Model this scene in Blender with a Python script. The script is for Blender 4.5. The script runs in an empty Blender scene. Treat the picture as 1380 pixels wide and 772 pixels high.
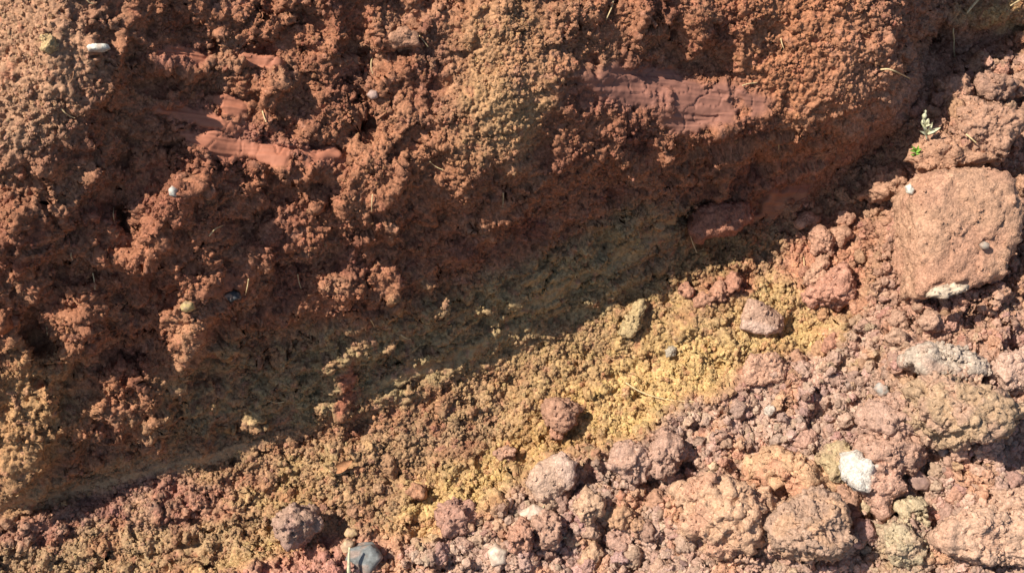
import bpy, bmesh, math, random
import numpy as np
from mathutils import Vector, Matrix

# ------------------------------------------------------------------ camera, sky, sun
SC = bpy.context.scene
K = 2.0 / 1380.0            # metres per design unit (one photo pixel at the middle distance)
F = 1794.0                  # focal length in photo pixels
D = 1794.0                  # distance of the camera from the mid plane, design units
PITCH = math.radians(50)    # camera looks this far below the horizon
RIGHT = np.array([1.0, 0.0, 0.0])
UPC = np.array([0.0, math.sin(PITCH), math.cos(PITCH)])
TOW = np.array([0.0, -math.cos(PITCH), math.sin(PITCH)])
ROT = np.stack([RIGHT, UPC, TOW], axis=1)          # columns: slope frame -> world

def to_world(p):
    return (np.asarray(p) * K) @ ROT.T

cam_d = bpy.data.cameras.new('camera'); cam = bpy.data.objects.new('camera', cam_d)
SC.collection.objects.link(cam)
cam_d.sensor_width = 36; cam_d.lens = 36 * F / 1380; cam_d.clip_start = 0.05; cam_d.clip_end = 500
M = Matrix([[*ROT[0], 0], [*ROT[1], 0], [*ROT[2], 0], [0, 0, 0, 1]])
M.translation = Vector(to_world([0, 0, D]))
cam.matrix_world = M
SC.camera = cam

SUN_DIR = Vector(ROT @ np.array([-0.61, 0.44, 0.73])).normalized()
world = bpy.data.worlds.new('World'); SC.world = world; world.use_nodes = True
nt = world.node_tree
sky = nt.nodes.new('ShaderNodeTexSky'); sky.sky_type = 'NISHITA'; sky.sun_disc = False
sky.sun_elevation = math.asin(SUN_DIR.z); sky.sun_rotation = math.atan2(SUN_DIR.x, SUN_DIR.y)
nt.links.new(sky.outputs[0], nt.nodes['Background'].inputs[0])
nt.nodes['Background'].inputs[1].default_value = 0.074
sun_d = bpy.data.lights.new('sun', 'SUN'); sun_d.energy = 4.6; sun_d.angle = math.radians(0.53)
sun_d.color = (1.0, 0.915, 0.79)
sun = bpy.data.objects.new('sun', sun_d); SC.collection.objects.link(sun)
sun.rotation_euler = SUN_DIR.to_track_quat('Z', 'Y').to_euler(); sun.location = (0, 0, 5)
vs = SC.view_settings
vs.view_transform = 'Standard'; vs.look = 'None'; vs.exposure = 0.64; vs.gamma = 1.0; vs.use_curve_mapping = False

rng = np.random.default_rng(11)
random.seed(5)

# ------------------------------------------------------------------ numpy noise
def _hash(ix, iy, iz, seed):
    with np.errstate(over='ignore'):
        h = (ix.astype(np.uint32) * np.uint32(374761393)) ^ (iy.astype(np.uint32) * np.uint32(668265263)) \
            ^ (iz.astype(np.uint32) * np.uint32(2246822519)) ^ np.uint32((seed * 3266489917) & 0xffffffff)
        h = (h ^ (h >> np.uint32(15))) * np.uint32(2246822519)
        h = (h ^ (h >> np.uint32(13))) * np.uint32(3266489917)
        return h ^ (h >> np.uint32(16))
_g = np.random.default_rng(3).normal(size=(256, 3)); GRAD = (_g / np.linalg.norm(_g, axis=1, keepdims=True)).astype(np.float32)

def perlin(p, seed=0):
    p = p.astype(np.float32); fi = np.floor(p); f = p - fi; i = fi.astype(np.int64)
    u = f * f * f * (f * (f * 6 - 15) + 10)
    out = np.zeros(len(p), np.float32)
    for dx in (0, 1):
        wx = u[:, 0] if dx else 1 - u[:, 0]
        for dy in (0, 1):
            wy = u[:, 1] if dy else 1 - u[:, 1]
            for dz in (0, 1):
                wz = u[:, 2] if dz else 1 - u[:, 2]
                g = GRAD[_hash(i[:, 0] + dx, i[:, 1] + dy, i[:, 2] + dz, seed) & np.uint32(255)]
                out += wx * wy * wz * (g[:, 0] * (f[:, 0] - dx) + g[:, 1] * (f[:, 1] - dy) + g[:, 2] * (f[:, 2] - dz))
    return out * 1.6

def worley(p, seed=0):
    """distance to the nearest jittered cell point and a random number of that cell"""
    p = p.astype(np.float32); b = np.floor(p - 0.5).astype(np.int64)
    best = np.full(len(p), 9.0, np.float32); rid = np.zeros(len(p), np.float32)
    for dx in (0, 1):
        for dy in (0, 1):
            for dz in (0, 1):
                cx, cy, cz = b[:, 0] + dx, b[:, 1] + dy, b[:, 2] + dz
                h = _hash(cx, cy, cz, seed)
                jx = ((h & np.uint32(1023)).astype(np.float32) / 1023 - .5) * .7 + .5
                jy = (((h >> np.uint32(10)) & np.uint32(1023)).astype(np.float32) / 1023 - .5) * .7 + .5
                jz = (((h >> np.uint32(20)) & np.uint32(1023)).astype(np.float32) / 1023 - .5) * .7 + .5
                d = (cx + jx - p[:, 0])**2 + (cy + jy - p[:, 1])**2 + (cz + jz - p[:, 2])**2
                m = d < best
                best = np.where(m, d, best)
                rid = np.where(m, ((h >> np.uint32(7)) & np.uint32(4095)).astype(np.float32) / 4095, rid)
    return np.sqrt(best), rid

def grains(p, cell, seed, wob=.22):
    q = p / cell
    q = q + wob * np.stack([perlin(q * 1.9, seed + 200), perlin(q * 1.9 + 31, seed + 201), perlin(q * 1.9 + 57, seed + 202)], 1)
    d, r = worley(q, seed)
    g = np.clip(1 - (d / 0.66)**1.5, 0, 1) * (0.2 + 1.0 * r * r)
    return np.minimum(g, .42 + .3 * r) * 1.25

def chips(p, cell, seed, tilt=1.1, wob=.16):
    """broken-earth relief: every cell is a small tilted flat face at its own level"""
    p = p / cell
    p = (p + wob * np.stack([perlin(p * 1.7, seed + 300), perlin(p * 1.7 + 31, seed + 301), perlin(p * 1.7 + 57, seed + 302)], 1)).astype(np.float32)
    b = np.floor(p - .5).astype(np.int64); best = np.full(len(p), 9.0, np.float32); val = np.zeros(len(p), np.float32)
    for dx in (0, 1):
        for dy in (0, 1):
            for dz in (0, 1):
                c = [b[:, 0] + dx, b[:, 1] + dy, b[:, 2] + dz]; h = _hash(*c, seed)
                f = lambda hh, sh: ((hh >> np.uint32(sh)) & np.uint32(1023)).astype(np.float32) / 1023
                o = [p[:, k] - c[k] - .5 - (f(h, 10 * k) - .5) * .8 for k in range(3)]
                d = o[0]**2 + o[1]**2 + o[2]**2
                h2 = _hash(c[2], c[0], c[1], seed + 77); h3 = _hash(c[1], c[2], c[0], seed + 78)
                v = (f(h3, 3) - .5) * 1.3 + tilt * 2 * ((f(h2, 0) - .5) * o[0] + (f(h2, 10) - .5) * o[1] + (f(h2, 20) - .5) * o[2])
                m = d < best; best = np.where(m, d, best); val = np.where(m, v, val)
    return val

def sstep(a, b, x):
    t = np.clip((x - a) / (b - a), 0, 1); return t * t * (3 - 2 * t)

def gauss(px, py, cx, cy, rx, ry, ang, hard=1.0):
    a = math.radians(ang); ca, sa = math.cos(a), math.sin(a)
    dx, dy = px - cx, py - cy
    u = (dx * ca + dy * sa) / rx; v = (-dx * sa + dy * ca) / ry
    return np.exp(-np.power(u * u + v * v, hard))

# ------------------------------------------------------------------ form of the cutting
FX = [-900, -300, 0, 130, 250, 350, 450, 550, 650, 750, 850, 920, 1000, 1100, 1170, 1215, 1250, 1290, 1330, 1380, 1700, 2300]
FY = [900, 760, 692, 658, 628, 604, 578, 548, 508, 458, 398, 345, 303, 266, 215, 150, 108, 80, 62, 45, -60, -200]
_xs = np.arange(-900, 2301, 10.0); _ys = np.interp(_xs, FX, FY)
_ys = np.convolve(np.pad(_ys, 4, mode='edge'), np.ones(9) / 9, 'valid')
def foot_y(px): return np.interp(px, _xs, _ys)
def smooth_table(xs, ys, w):
    t = np.arange(xs[0], xs[-1] + 1, 4.0); v = np.interp(t, xs, ys)
    k = np.hanning(2 * w + 1); k /= k.sum()
    return t, np.convolve(np.pad(v, w, mode='edge'), k, 'valid')
BT, BV = smooth_table([-100, -20, 10, 35, 58, 82, 190, 250, 330, 450, 640, 860, 1000, 1500, 2400],
                      [-2, 0, 5, 16, 33, 54, 163, 205, 242, 276, 318, 350, 334, -40, -790], 8)
GT, GV = smooth_table([-100, 0, 40, 120, 250, 400, 600, 850, 1200, 1800],
                      [4, 1, 4, 40, 104, 182, 272, 372, 470, 520], 18)
def spoil_edge(px):      # upper edge of the loose pinkish spoil in front
    return np.interp(px, [-400, 0, 250, 330, 430, 520, 600, 660, 700, 760, 830, 930, 1000, 1060, 1120, 1170, 1210, 1300],
                     [1000, 860, 785, 765, 738, 728, 708, 668, 640, 612, 586, 530, 498, 470, 440, 380, 250, 60])
# cx, cy, rx, ry, angle, height
BUMPS = [
 (85, 100, 110, 160, 20, 48), (250, 120, 110, 70, 0, -8), (690, 150, 120, 160, 25, 46), (1168, 100, 75, 90, 0, 34), (1258, 165, 52, 75, -20, 60),
 (905, 92, 95, 36, 6, -17), (900, 25, 90, 30, 0, 14), (218, 300, 26, 100, 32, 30), (300, 335, 55, 65, 0, 20),
 (515, 250, 45, 75, 20, 24), (487, 177, 15, 12, -30, -75), (258, 450, 26, 72, 20, 34), (180, 555, 75, 42, -20, 32),
 (30, 610, 45, 85, 20, 40), (470, 400, 70, 36, -20, 26), (18, 320, 45, 60, 0, 26), (112, 430, 32, 70, 15, 26),
 (62, 455, 42, 24, 30, -30), (165, 285, 22, 18, 40, -26), (160, 390, 70, 34, 20, -24), (340, 300, 60, 26, -35, -22),
 (934, 292, 12, 16, 10, -34), (870, 190, 55, 36, -30, 12), (965, 182, 62, 18, -18, 20), (560, 330, 90, 36, -15, -16),
 (330, 470, 60, 40, -15, -22), (455, 520, 14, 40, 8, 16), (400, 230, 70, 22, 6, 16), (300, 215, 60, 16, 12, -8),
 (230, 92, 44, 10, 4, 12), (365, 120, 20, 26, 20, 18), (600, 118, 22, 8, 10, -16), (780, 96, 40, 26, -30, 14),
 (870, 560, 24, 30, 0, 12), (955, 480, 80, 22, -26, 18), (935, 436, 50, 18, -26, 12), (1255, 52, 24, 18, -30, -44),
 (1280, 78, 16, 12, 0, -20), (1345, 14, 60, 26, -14, 40), (60, 716, 40, 22, 0, 16), (190, 690, 70, 18, -12, 12),
 (110, 745, 70, 16, -10, 12), (230, 742, 60, 10, -16, -12), (975, 250, 26, 22, 0, 12), (1130, 160, 50, 34, -30, 16),
 (1030, 190, 34, 26, -40, 18), (1180, 245, 34, 26, -30, 16), (1290, 545, 90, 50, 10, 16), (880, 330, 70, 20, -30, 10),
 (720, 380, 90, 18, -24, 10), (480, 610, 26, 16, -10, 12), (440, 690, 40, 14, -20, -10), (820, 455, 50, 16, -28, 8),
]
BUMPS = [(*b[:5], b[5] * (1.35 if b[0] < 560 and b[1] < 640 else 1.0)) for b in BUMPS]
for _x, _y, _r, _t in [(1290, 315, 95, 20), (1326, 175, 42, 14), (1200, 605, 46, 14), (1207, 563, 50, 14), (1095, 708, 52, 18), (1065, 640, 58, 14), (980, 692, 66, 22), (1298, 553, 72, 20),
                    (1270, 488, 52, 12), (1372, 502, 48, 12), (1338, 722, 70, 14), (1372, 682, 50, 12), (1216, 730, 34, 12), (1230, 690, 28, 10), (746, 642, 34, 12), (848, 622, 34, 14),
                    (896, 612, 32, 14), (735, 712, 30, 10), (702, 720, 26, 10), (794, 684, 26, 10), (1172, 645, 44, 12), (400, 708, 32, 8), (615, 696, 28, 10), (1118, 388, 40, 12), (1280, 205, 60, 12), (1338, 122, 34, 10)]:
    BUMPS.append((_x, _y, _r, _r * .8, 0, _t))
SCRAPES = [(238, 74, 38, 11, 3), (268, 160, 58, 9, 16), (290, 192, 48, 13, 14), (385, 209, 72, 11, 5), (312, 142, 24, 15, 30), (445, 208, 16, 9, 20),
           (872, 116, 84, 28, 6), (962, 150, 76, 24, -10), (970, 130, 40, 12, -10), (1050, 272, 44, 14, -28), (350, 82, 26, 10, 10),
           (600, 480, 110, 9, -22), (760, 385, 80, 8, -26), (215, 746, 60, 10, -14), (310, 385, 40, 10, -20),
           (70, 666, 80, 7, -14), (190, 641, 80, 8, -14), (300, 613, 70, 7, -15), (868, 320, 60, 12, -35)]
def scrape_mask(px, py):
    m = np.zeros_like(px)
    for s in SCRAPES: m = np.maximum(m, gauss(px, py, s[0], s[1], s[2], s[3], s[4], 1.6))
    return m

def side(px, py):        # >0 on the bank, <0 on the floor, in units across the foot line
    return (foot_y(px) - py) * 0.88
def base_h(px, py):
    s = side(px, py)
    hf = 70 - 140 * (px / 1380.0)
    c = np.interp(px, [-300, 0, 300, 600, 780, 860, 920, 1000, 1100, 1220, 1270, 1380, 1700], [1.05, 1.1, 1.0, .95, 1.0, 1.15, 1.4, 1.75, 1.9, 1.85, 1.15, 1.05, 1.0])
    sb = s + .88 * np.interp(px, [1060, 1120, 1170, 1215, 1260, 1330, 1400], [0, 6, 26, 72, 100, 60, 0])
    se = sb * c
    se = np.where(se < 205, se, 205 + (sb - 205 / c) * np.minimum(c, 1.0))      # above its lip the bank leans back
    bank = np.interp(se, BT, BV)
    xc = np.interp(py, [-200, 0, 60, 120, 170, 215, 300], [1235, 1216, 1208, 1200, 1182, 1150, 1100])
    corner = 1 - sstep(-8, 40, px - xc)
    far = np.interp(s, [-50, 0, 40, 100, 300, 800, 1500], [-40, 0, 22, 80, 120, 0, -600])
    bank = far + (bank - far) * corner
    floor = np.interp(-s, GT, GV)
    h = np.where(s > 0, bank, floor)
    wob = 14 * np.sin(px / 37.0 + 1.3) + 9 * np.sin(px / 17.0 + py / 31.0)
    h = h + 26 * sstep(-16, 26, py - spoil_edge(px) + wob * .6) * (s < 0)
    for b in BUMPS: h = h + b[5] * gauss(px, py, *b[:5], 1.15)
    for cx, cy, rx, ry, a in SCRAPES[:15]:
        if cy > 280: continue
        ar = math.radians(a); v = (-(px - cx) * math.sin(ar) + (py - cy) * math.cos(ar)) / ry
        h = h + .26 * ry * np.clip(v, -1.6, 1.6) * gauss(px, py, cx, cy + ry * .3, rx, ry * 1.25, a, 2.0)
    return h + hf

T0X, T0Y, TS = -900.0, -1100.0, 3.0
tx = np.arange(T0X, 2300, TS); ty = np.arange(T0Y, 1900, TS)
TABLE = base_h(*np.meshgrid(tx, ty)).astype(np.float32)
_k = np.array([.25, .5, .25], np.float32)
for _ in range(3):
    TABLE[1:-1] = .25 * TABLE[:-2] + .5 * TABLE[1:-1] + .25 * TABLE[2:]
    TABLE[:, 1:-1] = .25 * TABLE[:, :-2] + .5 * TABLE[:, 1:-1] + .25 * TABLE[:, 2:]
def look(px, py):
    x = np.clip((px - T0X) / TS, 0, len(tx) - 1.001); y = np.clip((py - T0Y) / TS, 0, len(ty) - 1.001)
    i = x.astype(np.int32); j = y.astype(np.int32); fx = x - i; fy = y - j
    return (TABLE[j, i] * (1 - fx) + TABLE[j, i + 1] * fx) * (1 - fy) + (TABLE[j + 1, i] * (1 - fx) + TABLE[j + 1, i + 1] * fx) * fy
def project(P):
    z = D - P[:, 2]
    return 690 + F * P[:, 0] / z, 386 - F * P[:, 1] / z

def axis(lo, hi, step, out_lo, out_hi):
    mid = list(np.arange(lo, hi, step)); st = step; a = []
    v = lo
    while v > out_lo: st *= 1.055; v -= st; a.append(v)
    st = step; v = mid[-1]; b = []
    while v < out_hi: st *= 1.055; v += st; b.append(v)
    return np.array(a[::-1] + mid + b)
GX = axis(-722, 722, 1.42, -1500, 1500); GY = axis(-402, 408, 1.42, -900, 1300)
NX, NY = len(GX), len(GY)
X, Y = np.meshgrid(GX, GY); X = X.ravel(); Y = Y.ravel()
H = np.zeros_like(X)
for _ in range(22):
    z = D - H
    H = .35 * H + .65 * look(690 + F * X / z, 386 - F * Y / z)
P = np.stack([X, Y, H], 1)
PX, PY = project(P)
S = side(PX, PY)
del X, Y

def normals(P):
    Q = P.reshape(NY, NX, 3)
    du = np.gradient(Q, axis=1); dv = np.gradient(Q, axis=0)
    n = np.cross(du, dv).reshape(-1, 3)
    return n / np.linalg.norm(n, axis=1, keepdims=True)

# ------------------------------------------------------------------ relief
bankm = sstep(-12, 14, S + 10 * perlin(P / 40, 90))
smooth = scrape_mask(PX + 9 * perlin(P / 26, 91), PY + 7 * perlin(P / 22, 92))
smooth = sstep(.12, .55, smooth) * np.where(PY > 300, .62, 1.0) * sstep(-.75, -.2, perlin(P / 30, 93) + .2 * perlin(P / 9, 94))
rough = 1 - .99 * smooth
yel = np.exp(-((PY - np.interp(PX, [0, 200, 400, 560, 700, 850, 1000, 1130], [740, 730, 705, 680, 585, 520, 455, 420])) / 60.0)**2)
warp = np.stack([perlin(P / 30 + 7.1, s) for s in (1, 2, 3)], 1)
N = normals(P)
W = P + 9 * warp
n1 = perlin(W / 150, 10); n2 = perlin(W / 74, 11); n3 = perlin(W / 36, 12); n4 = perlin(W / 17, 13)
spoil = (1 - bankm) * sstep(-10, 30, PY - spoil_edge(PX))
calm = 1 - .78 * np.clip(gauss(PX, PY, 1110, 85, 110, 110, 0) + gauss(PX, PY, 700, 130, 95, 150, 15) + gauss(PX, PY, 30, 100, 95, 150, 10), 0, 1)
n2b = perlin(W / 50 + 3, 15)
d = bankm * calm * (13 * n1 + 17 * (.45 - 1.6 * np.abs(n2)) + 8 * (.4 - 1.5 * np.abs(n2b)) + 6 * n3 + 3 * (.4 - 1.5 * np.abs(n3)) + 7 * chips(W, 46, 36)) \
    + (1 - bankm) * (12 * n1 + 10 * n2 + 10 * (.4 - 1.4 * np.abs(n3)) + 7 * n2b + 6 * chips(W, 30, 39)) \
    + spoil * (12 * grains(W * [1, 1.25, 1], 58, 34, .34) * sstep(-.3, .3, n1 + .2) + 8 * grains(W + 40, 29, 35, .34) + 10 * chips(W, 44, 37) + 7 * chips(W + 9, 22, 38) + 6 * n2b - 4)
near_foot = np.exp(-(S / 26.0)**2)
d = (d * rough + 4 * smooth * bankm) * (1 - .5 * near_foot * bankm)
P = P + N * d[:, None]
N = normals(P)
W = P + 5 * warp
cl = sstep(-.25, .35, perlin(P / 48, 20))                   # where crumbs gather in clumps
n5 = perlin(W / 9.5, 14)
n6 = perlin(W / 6.2, 16)
bedz = gauss(PX, PY, 560, 480, 330, 70, -22) + gauss(PX, PY, 800, 375, 170, 50, -28)
layer = perlin(np.stack([(PX * .91 - PY * .42) / 150, (PX * .42 + PY * .91) / 15.0, n3], 1), 42)
layer2 = perlin(np.stack([(PX * .91 - PY * .42) / 90, (PX * .42 + PY * .91) / 7.0, n3 + 9], 1), 49)
d = (4.5 * n4 + 2.0 * n5 + 6.5 * chips(W, 24, 30)) * (.2 + .8 * calm) * (.45 + .65 * cl) + 1.2 * n6 + 3.6 * chips(W + 3, 11.5, 31) * (.35 + .5 * cl) * (.5 + .5 * calm) \
    + bankm * (7.5 * layer + 3.5 * layer2) * np.clip(bedz, 0, 1)
d = (d * rough + 1.5 * smooth) * (1 - .3 * near_foot * bankm)
P = P + N * d[:, None]
N = normals(P)
# fine grit and streaks of the scraped places
st_dir = np.array([.97, .24 * 0 + .1, 0])
streak = perlin(np.stack([PX / 130, (PY - .12 * PX) / 4.5, S * 0], 1), 40)
streak2 = perlin(np.stack([PX / 210, (PY - .12 * PX) / 11.0, S * 0 + 5], 1), 43)
bed = perlin(np.stack([(PX * .9 - PY * .44) / 160, (PX * .40 + PY * .9) / 7.0, S * 0], 1), 41)
d = (1.0 * grains(P, 5.4, 32) + 2.3 * chips(P, 6.0, 32) + 1.2 * perlin(P / 4.6, 46) + 1.6 * perlin(P / 3.0, 47)) * rough * (1 - .35 * near_foot * bankm) \
    + smooth * np.where(PY < 300, 1.8 * streak + 2.4 * streak2, 2.4 * bed) + (.8 * perlin(P / 9, 44) + .25 * perlin(P / 3, 48)) * smooth
crack = np.abs(perlin(P / 26, 45))
d -= smooth * 1.6 * (crack < .03) * (PY < 300)
P = P + N * d[:, None]
N = normals(P)
PX, PY = project(P)

# ------------------------------------------------------------------ soil colours (albedo)
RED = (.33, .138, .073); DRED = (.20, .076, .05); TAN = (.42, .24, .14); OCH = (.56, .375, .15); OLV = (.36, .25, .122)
PNK = (.45, .296, .22); RBR = (.40, .21, .132); OCB = (.43, .255, .11); SMO = (.37, .155, .105); PUR = (.32, .16, .135)
PATCH = [  # cx, cy, rx, ry, angle, colour, strength
 (40, 90, 105, 150, 15, TAN, .8), (680, 110, 70, 120, 15, (.44, .265, .125), .85), (760, 60, 120, 60, 0, (.40, .19, .10), .6),
 (1090, 80, 120, 110, 0, (.41, .175, .085), .8), (550, 190, 110, 80, 0, (.38, .175, .09), .5), (300, 300, 140, 90, -20, (.35, .14, .075), .5),
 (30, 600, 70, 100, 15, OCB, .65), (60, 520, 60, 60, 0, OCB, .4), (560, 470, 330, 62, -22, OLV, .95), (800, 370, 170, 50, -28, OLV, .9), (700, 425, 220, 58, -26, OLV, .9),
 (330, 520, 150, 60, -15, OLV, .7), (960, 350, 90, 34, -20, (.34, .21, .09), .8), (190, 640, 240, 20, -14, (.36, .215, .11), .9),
 (120, 690, 150, 22, -14, PUR, .5), (300, 672, 90, 30, -18, (.38, .15, .11), .6), (180, 745, 170, 30, -12, (.41, .27, .135), .7),
 (390, 660, 100, 42, -18, (.42, .28, .12), .8), (520, 640, 90, 40, -18, (.37, .22, .11), .75), (630, 650, 110, 38, -32, OCH, .95),
 (560, 710, 70, 28, -18, OCH, .9), (770, 560, 120, 60, -28, (.49, .30, .115), .9), (720, 500, 120, 46, -24, (.42, .265, .12), .85),
 (890, 510, 120, 52, -30, OCH, .95), (960, 475, 90, 34, -26, OCH, .95), (1050, 410, 70, 46, -20, (.47, .31, .135), .9),
 (1085, 445, 60, 26, -20, OCH, .8), (870, 440, 100, 46, -28, (.44, .285, .12), .85), (1150, 488, 34, 14, -10, (.45, .31, .14), .7),
 (340, 745, 90, 20, -16, OCH, .6), (1280, 250, 150, 260, 0, RBR, .8), (1265, 488, 52, 20, 5, (.42, .30, .235), .7),
 (1260, 545, 60, 40, 10, (.42, .25, .13), .6), (1215, 735, 40, 46, 20, (.42, .29, .16), .6), (1000, 690, 80, 60, 20, (.52, .255, .13), .6),
 (1060, 640, 70, 30, 10, (.56, .29, .15), .5), (980, 385, 50, 18, -14, (.42, .165, .095), .8), (1110, 350, 50, 60, 0, (.46, .21, .125), .8),
 (430, 755, 130, 26, -14, (.47, .21, .155), .7), (100, 640, 60, 10, -14, (.34, .15, .075), .5), (1340, 15, 50, 24, -10, (.46, .29, .12), .8),
 (380, 205, 80, 14, 5, SMO, .7), (290, 175, 90, 26, 14, SMO, .7), (240, 74, 42, 14, 3, SMO, .7), (890, 125, 110, 32, 3, (.27, .115, .085), .8),
 (250, 445, 22, 50, 20, (.46, .23, .12), .6), (465, 525, 10, 34, 6, (.36, .115, .065), .8), (880, 335, 50, 22, -35, (.27, .15, .08), .7),
]
def soil_colour(px, py, P):
    n = len(px)
    w1 = perlin(P / 55, 50); w2 = perlin(P / 22, 51); w3 = perlin(P / 90 + 5, 52)
    qx, qy = px + 26 * w1 + 12 * w2, py + 22 * w3 + 12 * perlin(P / 24, 53)
    s = side(qx, qy)
    c = np.empty((n, 3)); c[:] = RED
    c = c + (np.array(DRED) - c) * sstep(.0, .5, perlin(P / 60, 54))[:, None] * .8
    c = c + (np.array(TAN) - c) * sstep(.1, .6, perlin(P / 44, 55))[:, None] * .35
    fl = sstep(-4, 40, qy - spoil_edge(qx))[:, None] * (s < 0)[:, None]
    low = (sstep(-8, 34, -s) * (1 - fl[:, 0]))[:, None]
    c = c + (np.array((.405, .252, .138)) * (1 + .2 * w1)[:, None] - c) * low * (.9 - .75 * sstep(-.05, .35, perlin(P / 38, 64) + .5 * perlin(P / 15, 65)))[:, None]
    base_fl = np.array(PNK) * (1 + .18 * perlin(P / 35, 56))[:, None]
    base_fl = base_fl + (np.array((.40, .23, .19)) - base_fl) * sstep(.1, .5, perlin(P / 50, 57))[:, None] * .6
    base_fl = base_fl + (np.array((.50, .24, .12)) - base_fl) * sstep(.15, .55, perlin(P / 42, 58))[:, None] * .6
    c = c + (base_fl - c) * fl
    patchy = .45 + .55 * sstep(-.3, .25, perlin(P / 26 + 11, 62) + .6 * perlin(P / 11, 63))
    for cx, cy, rx, ry, a, col, k in PATCH:
        m = np.clip(gauss(qx, qy, cx, cy, rx, ry, a, 1.7) * 1.15, 0, 1) * k
        if col[1] > .6 * col[0] and cy > 420: m = m * (patchy if col != OCH else .35 + .65 * patchy)
        c = c + (np.array(col) - c) * m[:, None]
    # small specks of other soils kicked across
    sp = sstep(.34, .5, perlin(P / 13, 59))[:, None] * .45
    c = c + (np.where((fl > .5) | (perlin(P / 70, 60) > 0)[:, None], np.array((.42, .20, .13)), np.array((.36, .13, .075))) - c) * sp
    c = c * (1 + .16 * perlin(P / 8, 61) + .10 * w2)[:, None]
    g = c.mean(1, keepdims=True)
    return np.clip(g + (c - g) * .93, .02, .9)
COL = soil_colour(PX, PY, P)
_m = (smooth * (PY < 260) * .9)[:, None]
COL = COL + (np.where((PX > 650)[:, None], np.array((.27, .125, .092)), np.array((.39, .155, .095))) * (1 + .12 * streak)[:, None] - COL) * _m
pale = np.maximum.reduce([gauss(PX, PY, a, b, 80, 6, -15, 1.5) for a, b in ((170, 644), (280, 618))])[:, None]
COL = COL + (np.array((.42, .27, .15)) - COL) * pale * .8

# ------------------------------------------------------------------ materials
def node_mat(name):
    m = bpy.data.materials.new(name); m.use_nodes = True
    t = m.node_tree; b = t.nodes['Principled BSDF']
    b.inputs['Roughness'].default_value = .95; b.inputs['Specular IOR Level'].default_value = .12
    return m, t, b
def soil_material(name, attr='Col', inst=False, bump=.55, scale=1.0, vary=.5, rough=.95, spec=.12):
    m, t, b = node_mat(name); L = t.links.new
    b.inputs['Roughness'].default_value = rough; b.inputs['Specular IOR Level'].default_value = spec
    a = t.nodes.new('ShaderNodeAttribute'); a.attribute_name = attr; a.attribute_type = 'INSTANCER' if inst else 'GEOMETRY'
    tc = t.nodes.new('ShaderNodeTexCoord') if inst else t.nodes.new('ShaderNodeNewGeometry')
    oi = t.nodes.new('ShaderNodeObjectInfo')
    mul = t.nodes.new('ShaderNodeMix'); mul.data_type = 'RGBA'; mul.blend_type = 'MULTIPLY'; mul.inputs[0].default_value = 1
    L(a.outputs['Color'], mul.inputs[6])
    if inst: mul.inputs[7].default_value = (1, 1, 1, 1)
    else: L(oi.outputs['Color'], mul.inputs[7])
    vor = t.nodes.new('ShaderNodeTexVoronoi'); vor.inputs['Scale'].default_value = 230 * scale if not inst else 2.2
    co = tc.outputs['Object'] if inst else tc.outputs['Position']
    L(co, vor.inputs['Vector'])
    ns = t.nodes.new('ShaderNodeTexNoise'); ns.inputs['Scale'].default_value = 330 * scale if not inst else 3.0
    ns.inputs['Detail'].default_value = 5; ns.inputs['Roughness'].default_value = .65
    L(co, ns.inputs['Vector'])
    sep = t.nodes.new('ShaderNodeSeparateColor'); L(vor.outputs['Color'], sep.inputs[0])
    mr = t.nodes.new('ShaderNodeMapRange'); mr.inputs[3].default_value = 1 - vary * .6; mr.inputs[4].default_value = 1 + vary * .55
    L(sep.outputs[0], mr.inputs[0])
    mr2 = t.nodes.new('ShaderNodeMapRange'); mr2.inputs[1].default_value = .3; mr2.inputs[2].default_value = .7
    mr2.inputs[3].default_value = .78; mr2.inputs[4].default_value = 1.2; L(ns.outputs[0], mr2.inputs[0])
    mm = t.nodes.new('ShaderNodeMath'); mm.operation = 'MULTIPLY'; L(mr.outputs[0], mm.inputs[0]); L(mr2.outputs[0], mm.inputs[1])
    fin = t.nodes.new('ShaderNodeVectorMath'); fin.operation = 'SCALE'; L(mul.outputs[2], fin.inputs[0]); L(mm.outputs[0], fin.inputs['Scale'])
    L(fin.outputs[0], b.inputs['Base Color'])
    bp = t.nodes.new('ShaderNodeBump'); bp.inputs['Strength'].default_value = bump; bp.inputs['Distance'].default_value = .004 if not inst else .3
    ad = t.nodes.new('ShaderNodeMath'); ad.operation = 'SUBTRACT'; L(ns.outputs[0], ad.inputs[0])
    md = t.nodes.new('ShaderNodeMath'); md.operation = 'MULTIPLY'; md.inputs[1].default_value = .5; L(vor.outputs['Distance'], md.inputs[0]); L(md.outputs[0], ad.inputs[1])
    L(ad.outputs[0], bp.inputs['Height']); L(bp.outputs[0], b.inputs['Normal'])
    if not inst:      # alpha holds how crumbly the place is: scraped clay is slicker
        bm_ = t.nodes.new('ShaderNodeMath'); bm_.operation = 'MULTIPLY'; bm_.inputs[1].default_value = bump
        L(a.outputs['Alpha'], bm_.inputs[0]); L(bm_.outputs[0], bp.inputs['Strength'])
        rr = t.nodes.new('ShaderNodeMapRange'); rr.inputs[3].default_value = .55; rr.inputs[4].default_value = rough
        L(a.outputs['Alpha'], rr.inputs[0]); L(rr.outputs[0], b.inputs['Roughness'])
        one = t.nodes.new('ShaderNodeMix'); one.inputs[2].default_value = 1.0
        L(a.outputs['Alpha'], one.inputs[0]); L(mm.outputs[0], one.inputs[3]); L(one.outputs[0], fin.inputs['Scale'])
    return m
MAT_SOIL = soil_material('soil')
MAT_CLOD = soil_material('clod', scale=1.15, bump=.6, vary=.4)
MAT_STONE = soil_material('stone', scale=.6, bump=.35, vary=.22, rough=.8, spec=.3)
MAT_CRUMB = soil_material('crumb', attr='col', inst=True, bump=.35, vary=.35)
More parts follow.
